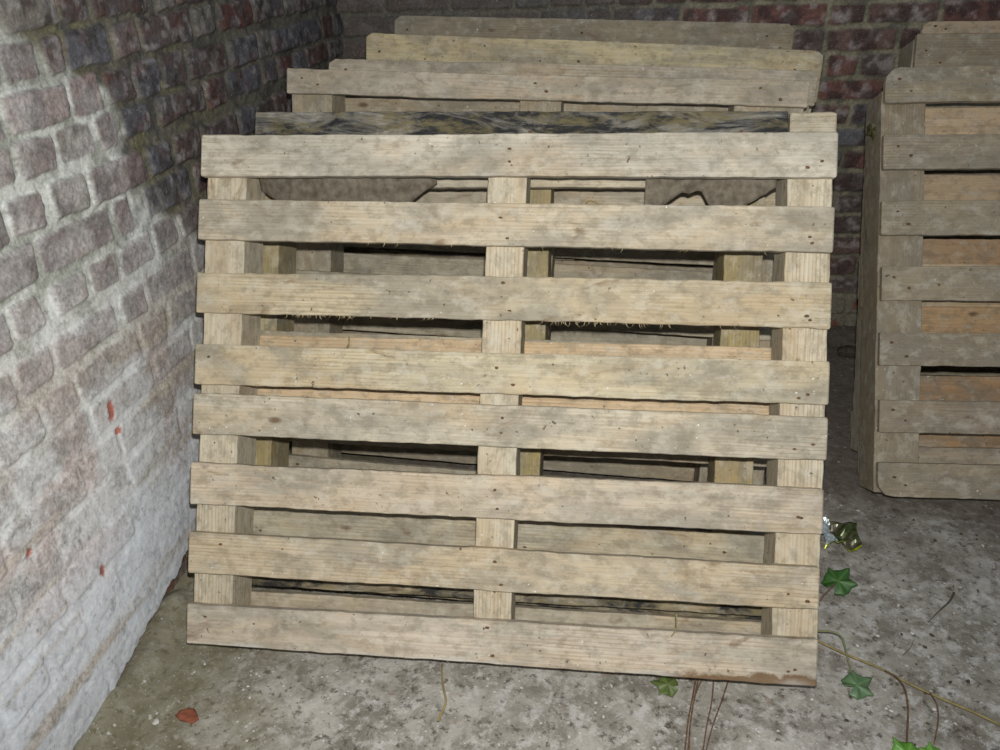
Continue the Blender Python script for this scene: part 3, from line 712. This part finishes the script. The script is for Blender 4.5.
torn('torn_paper', 'ragged dirty brown paper scrap hanging inside the top gap of the front pallet, right half', [(.267, .97, .862), (.285, .97, .865), (.31, .97, .885), (.34, .97, .905), (.375, .97, .905), (.39, .97, .875), (.42, .97, .868), (.45, .97, .875), (.48, .97, .895), (.51, .97, .91)], .03, .06)

# straws and a dry stalk caught on the front pallet
def stick(label, pts, r):
    M = p1.matrix_world; P = [M @ Vector(p) for p in pts]; o = tube('straw', P, r, STEM, None, .7, origin=P[0].copy()); tag(o, label, 'straw')
stick('long dry straw leaning across the lowest gap of the front pallet, right half', [(.345, -.0035, .118), (.345, -.004, .09), (.335, .004, .07), (.328, .03, .055)], .0014)
stick('small curled straw lying in the top gap of the front pallet right of centre', [(.155, .045, .873), (.16, .05, .884), (.175, .055, .882), (.185, .055, .874)], .002)
stick('short straw sticking out under the third slat of the front pallet, left half', [(-.30, .02, .588), (-.296, .025, .6), (-.298, .03, .612)], .0012)

# flat flakes and pebbles
def stone(c, r, flat, seed, mat, label, group=None, cat='pebble', name='pebble'):
    rs = random.Random(seed); vs = []; fs = []; nu, nv = 9, 6; k1, k2 = rs.uniform(0, 6), rs.uniform(0, 6)
    for j in range(nv+1):
        th = math.pi*j/nv
        for i in range(nu):
            a = 2*math.pi*i/nu; rr = r*(1+.2*math.sin(2*a+k1)+.12*math.sin(3*a+k2)+rs.uniform(-.08, .08))
            vs.append((rr*math.sin(th)*math.cos(a), rr*.8*math.sin(th)*math.sin(a), r*flat*math.cos(th)))
    for j in range(nv):
        for i in range(nu): fs.append((j*nu+i, (j+1)*nu+i, (j+1)*nu+(i+1) % nu, j*nu+(i+1) % nu))
    o = mesh_obj(name, vs, fs, mat, None, True); o.location = (c[0], c[1], r*flat*.55-.001); o.rotation_euler = (0, 0, rs.uniform(0, 6))
    tag(o, label, cat, group); return o
RED = flat_mat('brick_red', srgb(118, 70, 54), srgb(150, 92, 70), 90, .9, .1)
CHIP = flat_mat('lime_chip', srgb(176, 174, 166), srgb(214, 212, 206), 90, .9, .1)
DARK = flat_mat('dark_grit', srgb(66, 60, 54), srgb(92, 84, 74), 90, .9, .1)
stone(G(188, 716), .022, .16, 1, RED, 'flat reddish brick flake on the mossy floor below the front pallet, near the left wall', None, 'brick flake', 'brick_flake')
stone(G(156, 722), .008, .4, 2, CHIP, 'largest white lime chip on the floor left of the red brick flake', None, 'pebble')
stone(G(92, 712), .010, .7, 3, RED, 'red brick fragment lodged at the foot of the left wall near the bottom', None, 'brick fragment', 'brick_fragment')
stone(G(133, 655), .010, .7, 4, RED, 'red brick fragment lodged at the foot of the left wall closer to the pallet', None, 'brick fragment', 'brick_fragment')
rs = random.Random(31)
for k in range(70):
    u = rs.uniform(110, 820); v = rs.uniform(640+(u-180)*.075+10, 748)
    if u < 200: v = rs.uniform(660, 745)
    p = G(u, v)
    if p.x < -.86: continue
    stone(p, rs.uniform(.0015, .0042), .5, 100+k, CHIP, 'tiny pale lime crumb scattered on the floor in front of the left stack', 'pale crumbs in front of the left stack', 'crumb', 'lime_crumb')
for k in range(45):
    u = rs.uniform(835, 998); v = rs.uniform(505, 745); p = G(u, v)
    stone(p, rs.uniform(.002, .005), .5, 300+k, CHIP if k % 2 else DARK, 'tiny crumb of grit scattered on the bare floor right of the front pallet', 'crumbs of grit right of the front pallet', 'crumb', 'grit_crumb')
# rubble at the foot of the back wall between the stacks
for k in range(5):
    o = stone((.62+.11*k+rs.uniform(-.01, .01), 2.62+rs.uniform(-.04, .04)), rs.uniform(.03, .045), .6, 500+k, DARK if k % 3 else CHIP, 'rough lump of dark rubble at the foot of the back wall between the two stacks', 'rubble between the stacks', 'rubble', 'rubble_stone')
    o.location.z = .02

# ------------------------------------------------------------------ camera and light
cam = D.cameras.new('camera'); cam.sensor_width = 36; cam.lens = 28.8; cam.clip_start = .05
co = link(D.objects.new('camera', cam))
M = Matrix(((RC[0, 0], RC[0, 1], -RC[0, 2], 0), (RC[1, 0], RC[1, 1], -RC[1, 2], 0), (RC[2, 0], RC[2, 1], -RC[2, 2], H_CAM), (0, 0, 0, 1)))
co.matrix_world = M
SC.camera = co

fl_ = D.lights.new('camera_flash', 'SPOT'); fl_.energy = 95; fl_.spot_size = math.radians(124); fl_.spot_blend = .9; fl_.shadow_soft_size = .012
fl_.color = (1., .985, .955)
fo = link(D.objects.new('camera_flash', fl_))
fo.matrix_world = M @ Matrix.Translation((.015, .075, 0))
w = D.worlds.new('world'); SC.world = w; w.use_nodes = True
bg = w.node_tree.nodes['Background']; bg.inputs[0].default_value = (.78, .87, 1, 1); bg.inputs[1].default_value = .22

SC.view_settings.view_transform = 'Standard'; SC.view_settings.look = 'None'
SC.view_settings.exposure = 0; SC.view_settings.gamma = 1; SC.view_settings.use_curve_mapping = False
